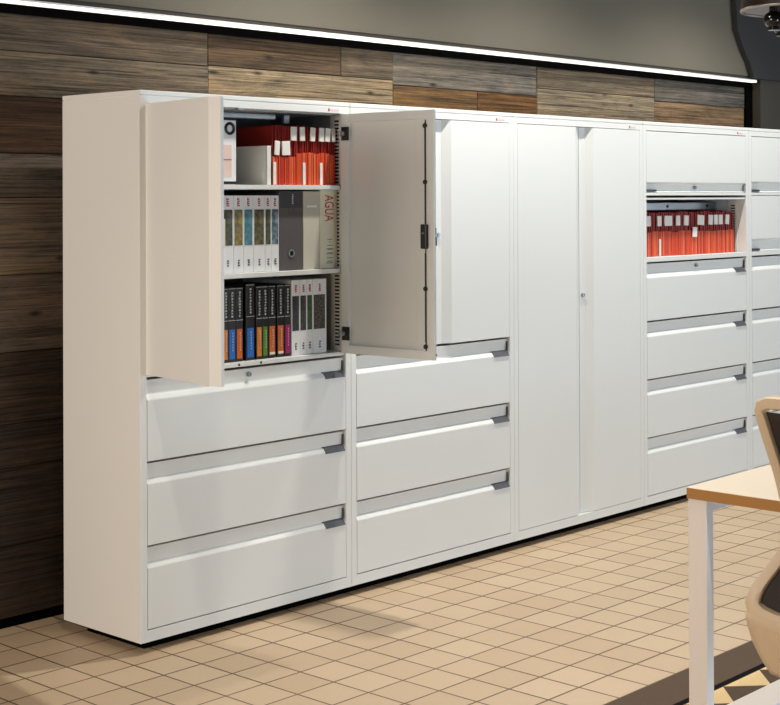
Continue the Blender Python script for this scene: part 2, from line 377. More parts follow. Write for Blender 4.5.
def door_mesh(w, h, s):
    """local: hinge at x=0, leaf to s*w, outer face y=0, z 0..h"""
    bm = NB(); t = .027
    if s > 0: out = [(0, 0), (w-.040, 0), (w-.004, .0150), (w, .0165), (w, .019), (w-.008, .019), (w-.046, .004), (0, .004)]
    else: out = [(0, 0), (w-.080, 0), (w-.047, .0155), (w-.043, .0175), (w, .0175), (w, .021), (w-.047, .021), (w-.084, .004), (0, .004)]
    prism(bm, [(s*p[0], p[1]) for p in out], 'z', 0, h)
    def B(a, b, *r, **k): box(bm, min(s*a, s*b), max(s*a, s*b), *r, **k)
    B(0, .034, .0035, t, 0, h, bev=.001); B(w-.034, w, .0185, t, 0, h, bev=.0006)
    B(.03, w-.092, .0035, t-.001, h-.030, h, bev=.001); B(.03, w-.092, .0035, t-.001, 0, .030, bev=.001)
    B(w-.094, w-.03, .0215, t-.001, h-.030, h, bev=.001); B(w-.094, w-.03, .0215, t-.001, 0, .030, bev=.001)
    prism(bm, [(s*p[0], p[1]) for p in [(w-.040, .0185), (w-.03, .0185), (w-.03, t), (w-.095, .012), (w-.095, .0035), (w-.084, .0035)]], 'z', .0005, h-.0005)
    B(.03, w-.09, .0035, .0135, .02, h-.02)
    return bm
def hinge(door, s, z):
    bm = NB()
    cyl(bm, (s*.022, .029, z), (0, 1, 0), .016, .006, 20, bev=.001)
    box(bm, min(s*.005, s*.04), max(s*.005, s*.04), .0265, .030, z-.024, z+.024, .001)
    o = local('hinge', bm, M['darkmetal'], door, True); o['label'] = 'dark metal hinge cup'
    bm = NB(); box(bm, min(-s*.006, s*.024), max(-s*.006, s*.024), .030, .040, z-.007, z+.007, .002)
    cyl(bm, (s*.006, .035, z), (0, 0, 1), .006, .02, 12)
    bm2 = bm
    for v in bm.verts: pass
    local('hinge', bm2, M['chrome'], door, True)
def add_door(root, hx, s, w, z0, z1, ang):
    dm = door_mesh(w, z1-z0, s)
    d = local('door', dm, M['white'], root)
    d.location = Vector((hx, 0, z0))-root.location
    d.rotation_euler = (0, 0, -s*ang)
    return d
def lock_local(door, s, w, z):
    bm = NB(); cyl(bm, (s*(w-.022), .0135, z), (0, 1, 0), .0085, .012, 18, bev=.001)
    box(bm, s*(w-.022)-.001, s*(w-.022)+.001, -.0004+.007, .009, z-.005, z+.005, mi=1)
    local('lock', bm, [M['chrome'], M['black']], door, True)

ZD = (.8565, .595, .3335, .073)      # drawer break lines
X1, X2, X3, X4, X5 = [i*W for i in range(5)]
# --- cabinet 1: both doors open
c1 = thing('storage_cabinet', 'white steel cabinet nearest the left, both doors standing open over three drawers', 'cabinet', (X1+W/2, D/2, 0), 'row of white steel cabinets')
body(c1, X1)
for i in range(3): drawer(c1, X1, ZD[i+1], ZD[i], True, i == 0)
def shelf(root, x0, z, th=.0155, name='shelf', y0=.008):
    bm = NB(); box(bm, x0+ST-.0005, x0+W-ST+.0005, y0, D-.015, z-th, z, .001); return obj(name, bm, M['white'], root)
S1, S2, S3 = 1.461, 1.167, .872
shelf(c1, X1, S1-.0006); shelf(c1, X1, S2-.0006); shelf(c1, X1, S3-.0006, .0135)
bm = NB(); box(bm, X1+ST, X1+W-ST, D-.018, D-.0142, S3, 1.7135); 
for a in (X1+ST-.0003, ): box(bm, a, a+.002, .06, D-.018, S3, 1.7135)
box(bm, X1+W-ST-.002, X1+W-ST+.0003, .075, D-.018, S3, 1.7135)
box(bm, X1+ST, X1+W-ST, .03, D-.018, 1.709, 1.7142)
o = obj('liner', bm, M['inner'], c1); o['label'] = 'inner lining greyed to hold the interior shade'
slots(c1, X1+W-ST-.0002, .016, S3, 1.712)
bm = NB(); box(bm, .30, .66, .11, .13, 1.688, 1.7075, .002); obj('hanging_rail', bm, M['chrome'], c1)
bm = NB(); box(bm, .70, .725, .11, .125, 1.677, 1.7085, .002); obj('rail_bracket', bm, M['chrome'], c1)
bm = NB(); box(bm, .30, .40, -.0004, .002, 1.7055+.0085, 1.7072+.0085); box(bm, .40, .42, .0, .02, 1.709, 1.714); obj('strike_plate', bm, M['chrome'], c1)
DW = .426
d1 = add_door(c1, X1+ST-.002, 1, DW, .868, 1.712, math.radians(99.0))
d2 = add_door(c1, X1+W-ST+.004, -1, DW, .868, 1.712, math.radians(93.0))
for z in (.07, .774):
    hinge(d1, 1, z); hinge(d2, -1, z)
# locking rods on the inner face of the right door
bm = NB(); xr = -(DW-.036); h = .844
for z0_, z1_ in ((.06, .36), (.46, .80)): cyl(bm, (xr, .030, (z0_+z1_)/2), (0, 0, 1), .0026, z1_-z0_, 10)
for z in (.045, .24, .60, .79): sphere(bm, (xr, .031, z), .0085, (1, .8, 1)); 
box(bm, xr-.002, xr+.002, .0265, .029, .03, .81)
o = local('lock_rod', bm, M['blackplastic'], d2, True); o['label'] = 'thin black locking rod with round guides'
bm = NB(); box(bm, xr-.012, xr+.012, .0265, .043, .375, .458, .003); box(bm, xr-.004, xr+.004, .043, .044, .425, .43, mi=1); local('lock_case', bm, [M['blackplastic'], M['chrome']], d2)
bm = NB(); xe = -(DW+.0004)
box(bm, xe-.001, xe+.001, .016, .019, .425, .445, .0004); local('bolt_slot', bm, M['blackplastic'], d2)
bm = NB(); box(bm, xe-.0014, xe+.001, .014, .019, .385, .415, .0004); local('bolt_slot', bm, M['blackplastic'], d2)
bm = NB(); cyl(bm, (xe, .018, .018), (1, 0, 0), .003, .002, 12); local('screw', bm, M['blackplastic'], d2)
for x in (.405, .50):
    bm = NB(); cyl(bm, (x, .0078, .8652), (0, 1, 0), .0042, .002, 12); obj('bumper', bm, M['blackplastic'], c1)

# --- cabinet 2: closed doors over drawers
c2 = thing('storage_cabinet', 'white steel cabinet second from the left, closed upper doors over three drawers', 'cabinet', (X2+W/2, D/2, 0), 'row of white steel cabinets')
body(c2, X2)
for i in range(3): drawer(c2, X2, ZD[i+1], ZD[i], True, False)
lw = (W-2*ST)/2-.0038
d = add_door(c2, X2+ST+.0018, 1, lw, .8585, 1.712, 0)
d = add_door(c2, X2+W-ST-.0018, -1, lw, .8585, 1.712, 0); lock_local(d, -1, lw, .4155)
# --- cabinet 3: two tall doors
c3 = thing('storage_cabinet', 'white steel wardrobe cabinet in mid row with two tall closed doors', 'cabinet', (X3+W/2, D/2, 0), 'row of white steel cabinets')
body(c3, X3)
d = add_door(c3, X3+ST+.0018, 1, lw, .0735, 1.712, 0)
d = add_door(c3, X3+W-ST-.0018, -1, lw, .0735, 1.712, 0); lock_local(d, -1, lw, .925)
shelf(c3, X3, 1.2, y0=.045)
# --- cabinets 4 and 5: drawers below, lift-up fronts above
def flip_front(root, x0, zb, zt, lock=False, latch=False, band=.042):
    a, b = x0+ST+.0012, x0+W-ST-.0012
    bm = NB()
    prism(bm, [(0, zt-.0015), (0, zb+band+.004), (.003, zb+band), (.015, zb+band-.006), (.0165, zb+.007), (.006, zb+.0005), (.034, zb+.0005), (.034, zt-.0015)], 'x', a, b)
    f = obj('lift_up_front', bm, M['white'], root)
    if lock:
        bm = NB(); cyl(bm, ((a+b)/2-.012, .012, zb+.022), (0, 1, 0), .0085, .016, 18, bev=.001); box(bm, (a+b)/2-.0265, (a+b)/2+.0035, .0105, .0165, zb+.018, zb+.027, .001)
        obj('lock', bm, M['chrome'], f, True)
    if latch:
        bm = NB(); prism(bm, [(.004, zb+.004), (.003, zb+.012), (.0165, zb+.014), (.0165, zb+.004)], 'x', a, a+.085); obj('latch', bm, M['greylabel'], f)
        bm = NB(); box(bm, b-.007, b, .002, .016, zb+.003, zb+.034, .002); obj('pivot_cover', bm, M['chrome'], f)
def rail(root, x0, z0, z1):
    bm = NB(); box(bm, x0+ST-.001, x0+W-ST+.001, .0003, .03, z0, z1, .001); obj('cross_rail', bm, M['white'], root)
ZO0, ZO1 = 1.1425, 1.399
c4 = thing('filing_cabinet', 'white steel filing cabinet with one compartment open showing red folders above four drawers', 'cabinet', (X4+W/2, D/2, 0), 'row of white steel cabinets')
body(c4, X4)
zd4 = (1.1205,)+ZD
for i in range(4): drawer(c4, X4, zd4[i+1], zd4[i], True, i == 0)
rail(c4, X4, 1.122, ZO0-.0006); rail(c4, X4, 1.4215, 1.4345); flip_front(c4, X4, 1.436, 1.7125, True, True)
bm = NB(); box(bm, X4+ST+.004, X4+W-ST-.004, .004, D-.05, 1.402, 1.4125, .002); o = obj('lift_up_front', bm, M['white'], c4); o['label'] = 'white front slid back above the open compartment'
bm = NB(); box(bm, X4+ST, X4+W-ST, .03, D-.015, ZO0-.012, ZO0-.0006, .001); obj('shelf', bm, M['white'], c4)
bm = NB(); box(bm, X4+ST, X4+W-ST, D-.018, D-.0142, ZO0, 1.40); o = obj('liner', bm, M['inner'], c4); o['label'] = 'inner lining greyed to hold the interior shade'
slots(c4, X4+W-ST-.0002, .05, ZO0, 1.398)
bm = NB(); box(bm, X4+.26, X4+W-ST, .17, .19, 1.352, 1.388, .002)
for x in (.45, .80): cyl(bm, (X4+x, .169, 1.37), (0, 1, 0), .007, .004, 14, mi=1)
obj('hanging_rail', bm, [M['chrome'], M['black']], c4)
c5 = thing('filing_cabinet', 'white steel filing cabinet at the right end, all fronts and drawers closed', 'cabinet', (X5+W/2, D/2, 0), 'row of white steel cabinets')
body(c5, X5)
for i in range(4): drawer(c5, X5, zd4[i+1], zd4[i], True, i == 0)
rail(c5, X5, 1.122, ZO0); rail(c5, X5, 1.4215, 1.4345); flip_front(c5, X5, 1.436, 1.7125, False, True, .05); flip_front(c5, X5, 1.144, 1.4205, False, True, .058)

# ------------------------------------------------------------------ things on the shelves
ORD = ['leftmost', 'second', 'third', 'fourth', 'fifth', 'sixth', 'seventh', 'eighth', 'ninth', 'tenth', 'eleventh', 'twelfth', 'thirteenth', 'fourteenth', 'fifteenth']
def folder(x, y, z, w, h, dp, lean, label, group, tab=None, sheets=4, strip=False, ph=None):
    r = thing('file_folder', label, 'folder', (x+w/2, y+dp/2, z), group)
    bm = NB()
    for k in range(sheets):
        a = x+w*(k+.08)/sheets; b = x+w*(k+.90)/sheets
        yo = random.uniform(0, .007); hh = h*(1-random.uniform(0, .03))
        if k in (0, sheets-1): yo *= .3
        prism(bm, [(a, z), (b, z), (b+lean, z+hh), (a+lean, z+hh)], 'y', y+yo, y+dp)
    obj('cover', bm, M['redback'], r)
    ph = ph or .111+random.uniform(-.004, .004)
    bm = NB(); k = 0; xa = x
    while xa < x+w-.003:
        xb = min(xa+random.uniform(.0035, .0095), x+w)
        if x+w-xb < .003: xb = x+w
        box(bm, xa+.0003, xb-.0003, y-.004+random.uniform(0, .0025), y+.001, z+.0003, z+ph, .0004, mi=random.choice((0, 0, 1, 2)), seg=1); xa = xb
    o = obj('spine_pocket', bm, [M['red'], M['redpale'], M['reddeep']], r); o['label'] = 'orange-red pleated spine pocket'
    if tab is not None:
        tx, tz, tw, th = tab
        bm = NB(); q = Matrix.Translation((tx, 0, tz)) @ Matrix.Rotation(random.uniform(-.05, .08), 4, 'Y')
        ya = (y-.0090, y-.0043) if tz-th/2 < z+ph-.004 else (y-.0062, y-.0006)
        box(bm, -tw/2, tw/2, ya[0], ya[1], -th/2, th/2, .001, rot=q)
        o = obj('label_tab', bm, M['paper'], r); o['label'] = 'white label tab'
    if strip:
        bm = NB(); box(bm, x+.001, x+.013, y-.0068, y-.0042, z+.001, z+.078); o = obj('paper_insert', bm, M['paper'], r); o['label'] = 'white paper strip'
    return r
YI = .036
# top shelf of the open cabinet: white box file, white slipcase, red folders
def upright(name, label, cat, x0, x1, z, h, y0, dp, cover, group=None, open_back=True):
    """ring binder: spine and two boards around a block of pages"""
    r = thing(name, label, cat, ((x0+x1)/2, y0+dp/2, z), group)
    bm = NB(); t = .003
    box(bm, x0, x1, y0, y0+.005, z, z+h, .0012); box(bm, x0, x0+t, y0+.003, y0+dp, z, z+h, .0008); box(bm, x1-t, x1, y0+.003, y0+dp, z, z+h, .0008)
    obj('cover', bm, M[cover], r)
    bm = NB(); box(bm, x0+t+.0005, x1-t-.0005, y0+.012, y0+dp-.012, z+.0015, z+h-.012); obj('page_block', bm, M['pages'], r)
    return r
def patch(name, r, x0, x1, z0, z1, m_, y=YI, th=.0008, lab=None):
    bm = NB(); box(bm, x0, x1, y-th, y+.001, z0, z1); o = obj(name, bm, M[m_] if isinstance(m_, str) else m_, r)
    if lab: o['label'] = lab
    return o
def marks(name, r, x0, x1, z0, z1, n, m_, y=YI, vertical=True):
    bm = NB(); random.seed(int(x0*10000)+int(z0*1000))
    st = (z1-z0)/n
    for k in range(n):
        za = z0+k*st
        a = x0+(x1-x0)*random.uniform(0, .25); b = x1-(x1-x0)*random.uniform(0, .25)
        box(bm, a, b, y-.0013, y, za+st*.12, za+st*.72)
        if k % 2: box(bm, a, a+(b-a)*.3, y-.0013, y, za, za+st*.95)
    return obj(name, bm, M[m_], r)
r = upright('box_file', 'white box file with dark ring on its spine, left end of top shelf', 'box file', .345, .419, S1, .224, YI, .25, 'binderwhite')
bm = NB(); torus(bm, (.391, YI-.001, S1+.186), (0, 1, 0), .017, .005); o = obj('finger_ring', bm, M['blackplastic'], r, True)
patch('edge_band', r, .346, .418, S1+.213, S1+.223, 'black'); patch('edge_band', r, .346, .418, S1+.001, S1+.011, 'black')
patch('spine_label', r, .352, .399, S1+.025, S1+.132, mat('pink_label_paper', srgb(232, 204, 192), .6, 0, .02, 100)); patch('label_line', r, .352, .399, S1+.082, S1+.084, 'greyink', YI-.0008)
# slipcase standing left of the folders, its big side showing
r = thing('slipcase', 'plain white slipcase standing left of the red folders on the top shelf', 'box', (.563, YI+.1, S1))
bm = NB(); y1 = YI+.27
box(bm, .553, .5735, YI, YI+.004, S1, S1+.133, .001); box(bm, .553, .556, YI, y1, S1, S1+.133, .0008); box(bm, .5705, .5735, YI, y1, S1, S1+.133, .0008); box(bm, .553, .5735, y1-.004, y1, S1, S1+.133, .0008)
obj('case', bm, M['paper'], r)
bm = NB(); box(bm, .557, .5695, YI+.005, y1-.005, S1+.001, S1+.124); obj('page_block', bm, M['pages'], r)
n = 11; fx0, fx1 = .5765, .874
tabs = {0: (.6005, .022, 0), 2: (.641, .036, 0), 3: (.677, .026, 1), 5: (.717, .022, 1), 7: (.7665, .022, 1), 8: (.8085, .023, 1), 9: (.838, .024, 1), 10: (.866, .017, 1)}
for i in range(n):
    ww = (fx1-fx0)/n; x = fx0+i*ww
    tb = None
    if i in tabs: tb = (tabs[i][0]-.004, S1+(.177 if tabs[i][2] else .126), tabs[i][1], .048)
    folder(x+.0006, YI, S1, ww-.0018, .205+.004*math.sin(i*1.7), .26, 0,
           ORD[i]+' red folder from the left on the top shelf beside the white slipcase', 'red folders on the top shelf', tb, 4, i in (0, 5, 8), .097 if i < 4 else None)
# middle shelf: six sample binders, grey lever arch, linen binder, cream AGUA binder
def swatch(name, c, c2, sc=(1, 1, 1), s=60):
    m_ = mat(name, srgb(*c), .6, 0, 0); nt = m_.node_tree; b = nt.nodes['Principled BSDF']
    tc = nt.nodes.new('ShaderNodeTexCoord'); mp = nt.nodes.new('ShaderNodeMapping'); mp.inputs['Scale'].default_value = sc
    n_ = nt.nodes.new('ShaderNodeTexNoise'); n_.inputs['Scale'].default_value = s; n_.inputs['Detail'].default_value = 5
    rp = nt.nodes.new('ShaderNodeValToRGB'); rp.color_ramp.elements[0].position = .38; rp.color_ramp.elements[1].position = .62
    rp.color_ramp.elements[0].color = srgb(*c); rp.color_ramp.elements[1].color = srgb(*c2)
    nt.links.new(tc.outputs['Object'], mp.inputs[0]); nt.links.new(mp.outputs[0], n_.inputs['Vector']); nt.links.new(n_.outputs['Fac'], rp.inputs[0]); nt.links.new(rp.outputs[0], b.inputs['Base Color'])
    return m_
def x_at(px, y=YI):       # shelf positions measured along the front of the shelf
    return None
spec = [(.358, .4065, swatch('dark_olive_print', (64, 66, 54), (92, 92, 74)), 'white binder with dark olive spine picture at left end of middle shelf'),
        (.4075, .4495, swatch('ochre_print', (104, 98, 66), (150, 132, 70)), 'white binder with ochre spine picture on the middle shelf'),
        (.4505, .4920, swatch('teal_print', (66, 112, 128), (92, 140, 152)), 'white binder with teal blue spine picture on the middle shelf'),
        (.4930, .5440, swatch('brown_green_print', (70, 66, 46), (112, 104, 66)), 'white binder with wide brown-green spine picture on the middle shelf'),
        (.5450, .5715, swatch('moss_print', (54, 62, 50), (90, 92, 64)), 'narrow white binder with dark moss spine picture on the middle shelf'),
        (.5725, .6070, swatch('slate_print', (62, 82, 96), (128, 144, 154)), 'white binder with slate blue spine picture beside the grey lever arch file')]
for k, (a, b, mm, lab) in enumerate(spec):
    r = upright('sample_binder', lab, 'binder', a, b, S2, .258, YI, .26, 'binderwhite', 'white sample binders')
    wv = b-a
    patch('spine_picture', r, a+wv*.08, b-wv*.10, S2+.092, S2+.211, mm)
    marks('spine_mark', r, a+wv*.5-.006, a+wv*.5+.005, S2+.221, S2+.250, 4, 'redink')
    marks('spine_text', r, a+wv*.5-.004, a+wv*.5+.005, S2+.022, S2+.046, 3, 'greyink')
    if k == 0: patch('sticker', r, a, a+.012, S2+.092, S2+.18, 'cream', YI-.0008)
r = upright('lever_arch_file', 'tall grey lever arch file with ring hole on middle shelf', 'binder', .6085, .7180, S2, .272, YI, .27, 'grey')
patch('spine_label', r, .6125, .7140, S2+.215, S2+.268, 'greylabel'); marks('spine_text', r, .666, .673, S2+.228, S2+.264, 6, 'whiteink', YI-.0008)
bm = NB(); torus(bm, (.664, YI-.001, S2+.058), (0, 1, 0), .0115, .0026); obj('finger_ring', bm, M['chrome'], r, True)
bm = NB(); cyl(bm, (.664, YI-.0004, S2+.058), (0, 1, 0), .0095, .0012, 20); obj('ring_hole', bm, M['black'], r)
bm = NB()
for a_ in (.652, .676): box(bm, a_, a_+.001, YI-.0012, YI, S2+.19, S2+.215)
obj('label_holder', bm, M['greyink'], r)
r = upright('linen_binder', 'beige linen binder with small white label between grey and cream binders', 'binder', .7195, .7985, S2, .272, YI, .26, 'linen')
patch('spine_label', r, .736, .783, S2+.216, S2+.223, 'paper')
r = upright('cream_binder', 'cream binder with red AGUA lettering, right end of the middle shelf', 'binder', .7995, .8826, S2, .277, YI, .27, 'cream')
cu = bpy.data.curves.new('agua', 'FONT'); cu.body = 'AGUA'; cu.size = .036; cu.extrude = .0004; cu.align_x = 'CENTER'; cu.align_y = 'CENTER'; cu.space_character = .98
to = bpy.data.objects.new('tmp_text', cu); COL.objects.link(to)
bpy.context.view_layer.update()
me = bpy.data.meshes.new_from_object(to.evaluated_get(bpy.context.evaluated_depsgraph_get())); bpy.data.objects.remove(to)
bm = NB(); bm.from_mesh(me)
q = Matrix(((0, 1, 0, 0), (0, 0, -1, 0), (-1, 0, 0, 0), (0, 0, 0, 1)))
for v in bm.verts: v.co = Vector((v.co.y*1.7+.842, YI-.0006-v.co.z, -v.co.x*.95+S2+.213))
obj('spine_lettering', bm, M['redink'], r)
bm = NB()
for k, (zz, hw) in enumerate(((.101, .011), (.092, .004), (.080, .012), (.068, .016), (.066, .010), (.054, .012), (.050, .016), (.036, .014), (.024, .012), (.018, .016))): box(bm, .846-hw, .846+hw, YI-.001, YI, S2+zz, S2+zz+.0022)
obj('small_print', bm, M['greyink'], r)
# bottom shelf: black binders with coloured labels, then white binders with dark pictures
bl = [(.366, .385, 'amber', 0), (.386, .418, 'blue', 0), (.419, .449, 'orange', 0), (.462, .500, 'blue', 1), (.507, .534, 'amber', 0), (.535, .559, 'green', 0), (.562, .594, 'orange', 0), (.601, .632, 'orange', 0), (.635, .663, 'magenta', 0)]
names = ['black binder with amber label at the left end of the bottom shelf', 'black binder with blue label second on the bottom shelf', 'black binder with orange label left of the wide gap on the bottom shelf', 'black binder with blue label right of the gap on the bottom shelf', 'black binder with amber label left of the green-labelled binder', 'black binder with green label on the bottom shelf', 'black binder with orange label right of the green-labelled binder', 'black binder with orange label left of the magenta-labelled binder', 'black binder with magenta label beside the white binders']
for (a, b, c, up), lab in zip(bl, names):
    hh = .256 if up else .247
    r = upright('fabric_binder', lab, 'binder', a, b, S3, hh, YI+.004, .26, 'bblack', 'black binders on the bottom shelf')
    y = YI+.004; mid = (a+b)/2; wv = b-a
    patch('colour_label', r, a+wv*.14, b-wv*.12, S3+.010, S3+.108, c, y)
    marks('spine_text', r, mid-.003, mid+.005, S3+hh-.10, S3+hh-.012, 9, 'whiteink', y)
    marks('label_text', r, mid+.001, mid+.004, S3+.035, S3+.10, 7, 'whiteink', y-.0008)
    for dz in (.0045, .110):
        bm = NB(); box(bm, a+.001, b-.001, y-.0008, y, S3+hh-dz, S3+hh-dz+.0015); obj('spine_line', bm, M['whiteink'], r)
    if c == 'orange' and a > .56: patch('label_foot', r, a+wv*.14, b-wv*.12, S3+.012, S3+.020, 'cream', y-.0008)
ws = [(.665, .702, swatch('charcoal_print', (44, 44, 48), (60, 60, 64)), 'white binder with charcoal spine picture beside the magenta-labelled binder'),
      (.703, .7345, swatch('graphite_print', (48, 48, 48), (72, 70, 66)), 'white binder with graphite spine picture left of the green-pictured one'),
      (.7355, .7625, swatch('forest_print', (52, 70, 42), (72, 92, 58)), 'narrow white binder with forest green spine picture on the bottom shelf'),
      (.7635, .829, swatch('woven_brown_print', (42, 38, 36), (104, 96, 88), (1, 1, 1), 160), 'wide white binder with woven brown spine picture at right of the bottom shelf')]
for a, b, mm, lab in ws:
    r = upright('sample_binder', lab, 'binder', a, b, S3, .260, YI, .26, 'binderwhite', 'white sample binders')
    wv = b-a
    patch('spine_picture', r, a+wv*.06, b-wv*.12, S3+.085, S3+.205, mm)
    marks('spine_mark', r, a+wv*.5-.005, a+wv*.5+.006, S3+.217, S3+.244, 4, 'redink')
    marks('spine_text', r, a+wv*.5-.005, a+wv*.5+.005, S3+.018, S3+.045, 3, 'greyink')
# red folders in the fourth cabinet
gx0, gx1 = 2.774, 3.603; n = 15; ww = (gx1-gx0)/n; yb = .055; ZF = ZO0+.0006
for i in range(n):
    x = gx0+i*ww
    tb = None
    hi = ZO0+.162
    xc = lambda p: 2.842+(p-646.5)*.0087
    T4 = {1: (649, 4, 0), 2: (659, 4, 0), 3: (667.5, 7.6, 0), 5: (677, 4, 0), 6: (685, 4.6, 0), 7: (693, 4.6, 1), 8: (699.5, 7, 0), 10: (709.5, 4.6, 0), 11: (715, 4, 0), 12: (720, 4, 0), 13: (727, 4, 0)}
    if i in T4: tb = (xc(T4[i][0])-.006, ZO0+(.106 if T4[i][2] else .162), T4[i][1]*.0082, .047)
    folder(x+.0012, yb, ZF, ww-.0034, .203+.003*math.sin(i*2.1), .25, .0,
           ORD[i]+' red folder from the left in the open compartment of the filing cabinet', 'red folders in the filing cabinet', tb, 4, i in (3,))

# ------------------------------------------------------------------ rug
def rug_mat():
    m = bpy.data.materials.new('triangle_rug_pile'); m.use_nodes = True
    nt = m.node_tree; L = nt.links; b = nt.nodes['Principled BSDF']; b.inputs['Roughness'].default_value = .95; b.inputs['Specular IOR Level'].default_value = .1
    tc = nt.nodes.new('ShaderNodeTexCoord'); sp = nt.nodes.new('ShaderNodeSeparateXYZ'); L.new(tc.outputs['Object'], sp.inputs[0])
    def mth(op, a, b_=None):
        n = nt.nodes.new('ShaderNodeMath'); n.operation = op
        for i, v in enumerate((a, b_)):
            if v is None: continue
            if isinstance(v, (int, float)): n.inputs[i].default_value = v
            else: L.new(v, n.inputs[i])
        return n.outputs[0]
    u = mth('FRACT', mth('DIVIDE', mth('SUBTRACT', sp.outputs[0], .907), .203))
    tri = mth('MULTIPLY', mth('ABSOLUTE', mth('SUBTRACT', u, .5)), 2.0)
    v = mth('FRACT', mth('DIVIDE', mth('SUBTRACT', -1.529, sp.outputs[1]), .105))
    inside = mth('LESS_THAN', mth('ADD', tri, mth('MULTIPLY', v, 1.06)), .98)
    inside = mth('MULTIPLY', inside, mth('LESS_THAN', sp.outputs[1], -1.529))
    n = nt.nodes.new('ShaderNodeTexNoise'); n.inputs['Scale'].default_value = 260; L.new(tc.outputs['Object'], n.inputs['Vector'])
    mx = nt.nodes.new('ShaderNodeMix'); mx.data_type = 'RGBA'; mx.inputs['A'].default_value = srgb(92, 78, 66); mx.inputs['B'].default_value = srgb(226, 198, 148); L.new(inside, mx.inputs['Factor'])
    blk = mth('MULTIPLY', mth('LESS_THAN', sp.outputs[1], -1.504), mth('GREATER_THAN', sp.outputs[1], -1.526))
    m2 = nt.nodes.new('ShaderNodeMix'); m2.data_type = 'RGBA'; m2.inputs['B'].default_value = srgb(12, 9, 8); L.new(blk, m2.inputs['Factor']); L.new(mx.outputs['Result'], m2.inputs['A'])
    m3 = nt.nodes.new('ShaderNodeMix'); m3.data_type = 'RGBA'; m3.blend_type = 'MULTIPLY'; m3.inputs['Factor'].default_value = 1
    L.new(m2.outputs['Result'], m3.inputs['A']); cr = nt.nodes.new('ShaderNodeMapRange'); cr.inputs['To Min'].default_value = .8; cr.inputs['To Max'].default_value = 1.15; L.new(n.outputs['Fac'], cr.inputs['Value']); L.new(cr.outputs[0], m3.inputs['B'])
    L.new(m3.outputs['Result'], b.inputs['Base Color'])
    bp = nt.nodes.new('ShaderNodeBump'); bp.inputs['Strength'].default_value = .3; bp.inputs['Distance'].default_value = .002; L.new(n.outputs['Fac'], bp.inputs['Height']); L.new(bp.outputs[0], b.inputs['Normal'])
    return m
ZR = .005
bm = NB(); box(bm, -.75, 3.1, -3.9, -1.36, 0, ZR, .002)
tag(obj('patterned_rug', bm, rug_mat()), 'dark brown rug with beige triangles and a black line under the table', 'rug')

# ------------------------------------------------------------------ table
TX, TY, TT = .1523, -1.8946, .735
tb = thing('work_table', 'cream-topped table with brown edge and white square legs at lower right', 'table', (TX+.8, TY-.65, ZR))
bm = NB(); box(bm, TX, TX+1.6, TY-1.3, TY, TT-.002, TT, .0006); obj('tabletop', bm, M['tabletop'], tb)
bm = NB(); box(bm, TX, TX+1.6, TY-1.3, TY, TT-.026, TT-.002); o = obj('edge_band', bm, M['ply'], tb); o['label'] = 'brown plywood edge'
for lx in (TX+.003, TX+1.6-.033):
    for ly in (TY-.002-.050, TY-1.3+.003):
        bm = NB(); box(bm, lx, lx+.030, ly, ly+.050, ZR, TT-.0262, .0015); obj('leg', bm, M['legpaint'], tb)
for ly in (TY-.045, TY-1.3+.025):
    bm = NB(); box(bm, TX+.0335, TX+1.5665, ly, ly+.025, TT-.056, TT-.0262, .001); obj('apron', bm, M['legpaint'], tb)

# ------------------------------------------------------------------ office chair, back towards the camera
CY = -2.455; CX = -.10
ch = thing('office_chair', 'tan framed office chair with dark mesh back, cut by the right edge', 'chair', (CX+.25, CY, ZR))
def lerp(tab, z):
    for (a, p), (b, q_) in zip(tab, tab[1:]):
        if a <= z <= b: return p+(q_-p)*(z-a)/(b-a)
    return tab[0][1] if z < tab[0][0] else tab[-1][1]
hw = [(.43, .208), (.46, .222), (.50, .231), (.54, .235), (.575, .234), (.605, .228), (.64, .206), (.68, .180), (.715, .166), (.76, .171), (.85, .184), (.93, .195), (.985, .202), (1.01, .204)]
xp = [(.43, -.02), (.46, -.03), (.50, -.045), (.56, -.06), (.62, -.045), (.70, -.012), (.76, -.008), (.85, -.025), (.985, -.075)]
def ctr(zz, v):      # a point on the back surface; v = -1..1 across
    h_ = lerp(hw, zz); bow = .035*(1-v*v)
    return Vector((CX+lerp(xp, zz)-bow+.03, CY+v*h_, zz))
path = []
zs = [.565+(.999-.565)*i/26 for i in range(27)]
for z in zs: path.append(ctr(z, 1)-Vector((0, .013, 0)))
for i in range(1, 12): v = 1-2*i/12; path.append(ctr(1.0+.003*(1-v*v), v*.975))
for z in zs[::-1]: path.append(ctr(z, -1)+Vector((0, .013, 0)))
for i in range(1, 14): v = -1+2*i/14; path.append(ctr(.560-.008*(1-v*v), v*.94))
n = len(path)
for it in range(2):
    path = [(path[i-1]+path[i]*2+path[(i+1) % n])/4 for i in range(n)]
bm = NB(); rings = []
for i, p in enumerate(path):
    t = (path[(i+1) % n]-path[i-1]).normalized()
    a = Vector((1, 0, 0)); a = (a-t*a.dot(t)).normalized(); b = t.cross(a)
    wide = .0135 if p.z > .62 else .0135+.008*(1-abs(p.z-.56)/.06 if p.z > .5 else 1)
    deep = .017
    ring = []
    for k in range(12):
        an = 2*PI*k/12; ca, sa = math.cos(an), math.sin(an)
        sx = math.copysign(abs(ca)**.5, ca); sy = math.copysign(abs(sa)**.5, sa)
        ring.append(bm.verts.new(p+a*deep*sx+b*wide*sy))
    rings.append(ring)
for i in range(n):
    for k in range(12): bm.faces.new((rings[i][k], rings[(i+1) % n][k], rings[(i+1) % n][(k+1) % 12], rings[i][(k+1) % 12]))
obj('back_frame', bm, M['tan'], ch, True)
bm = NB(); rows = []
for i in range(30):
    z = .558+(.978-.558)*i/29
    rows.append([bm.verts.new(ctr(z, v*.95)+Vector((.004, 0, 0))) for v in [-1+2*k/16 for k in range(17)]])
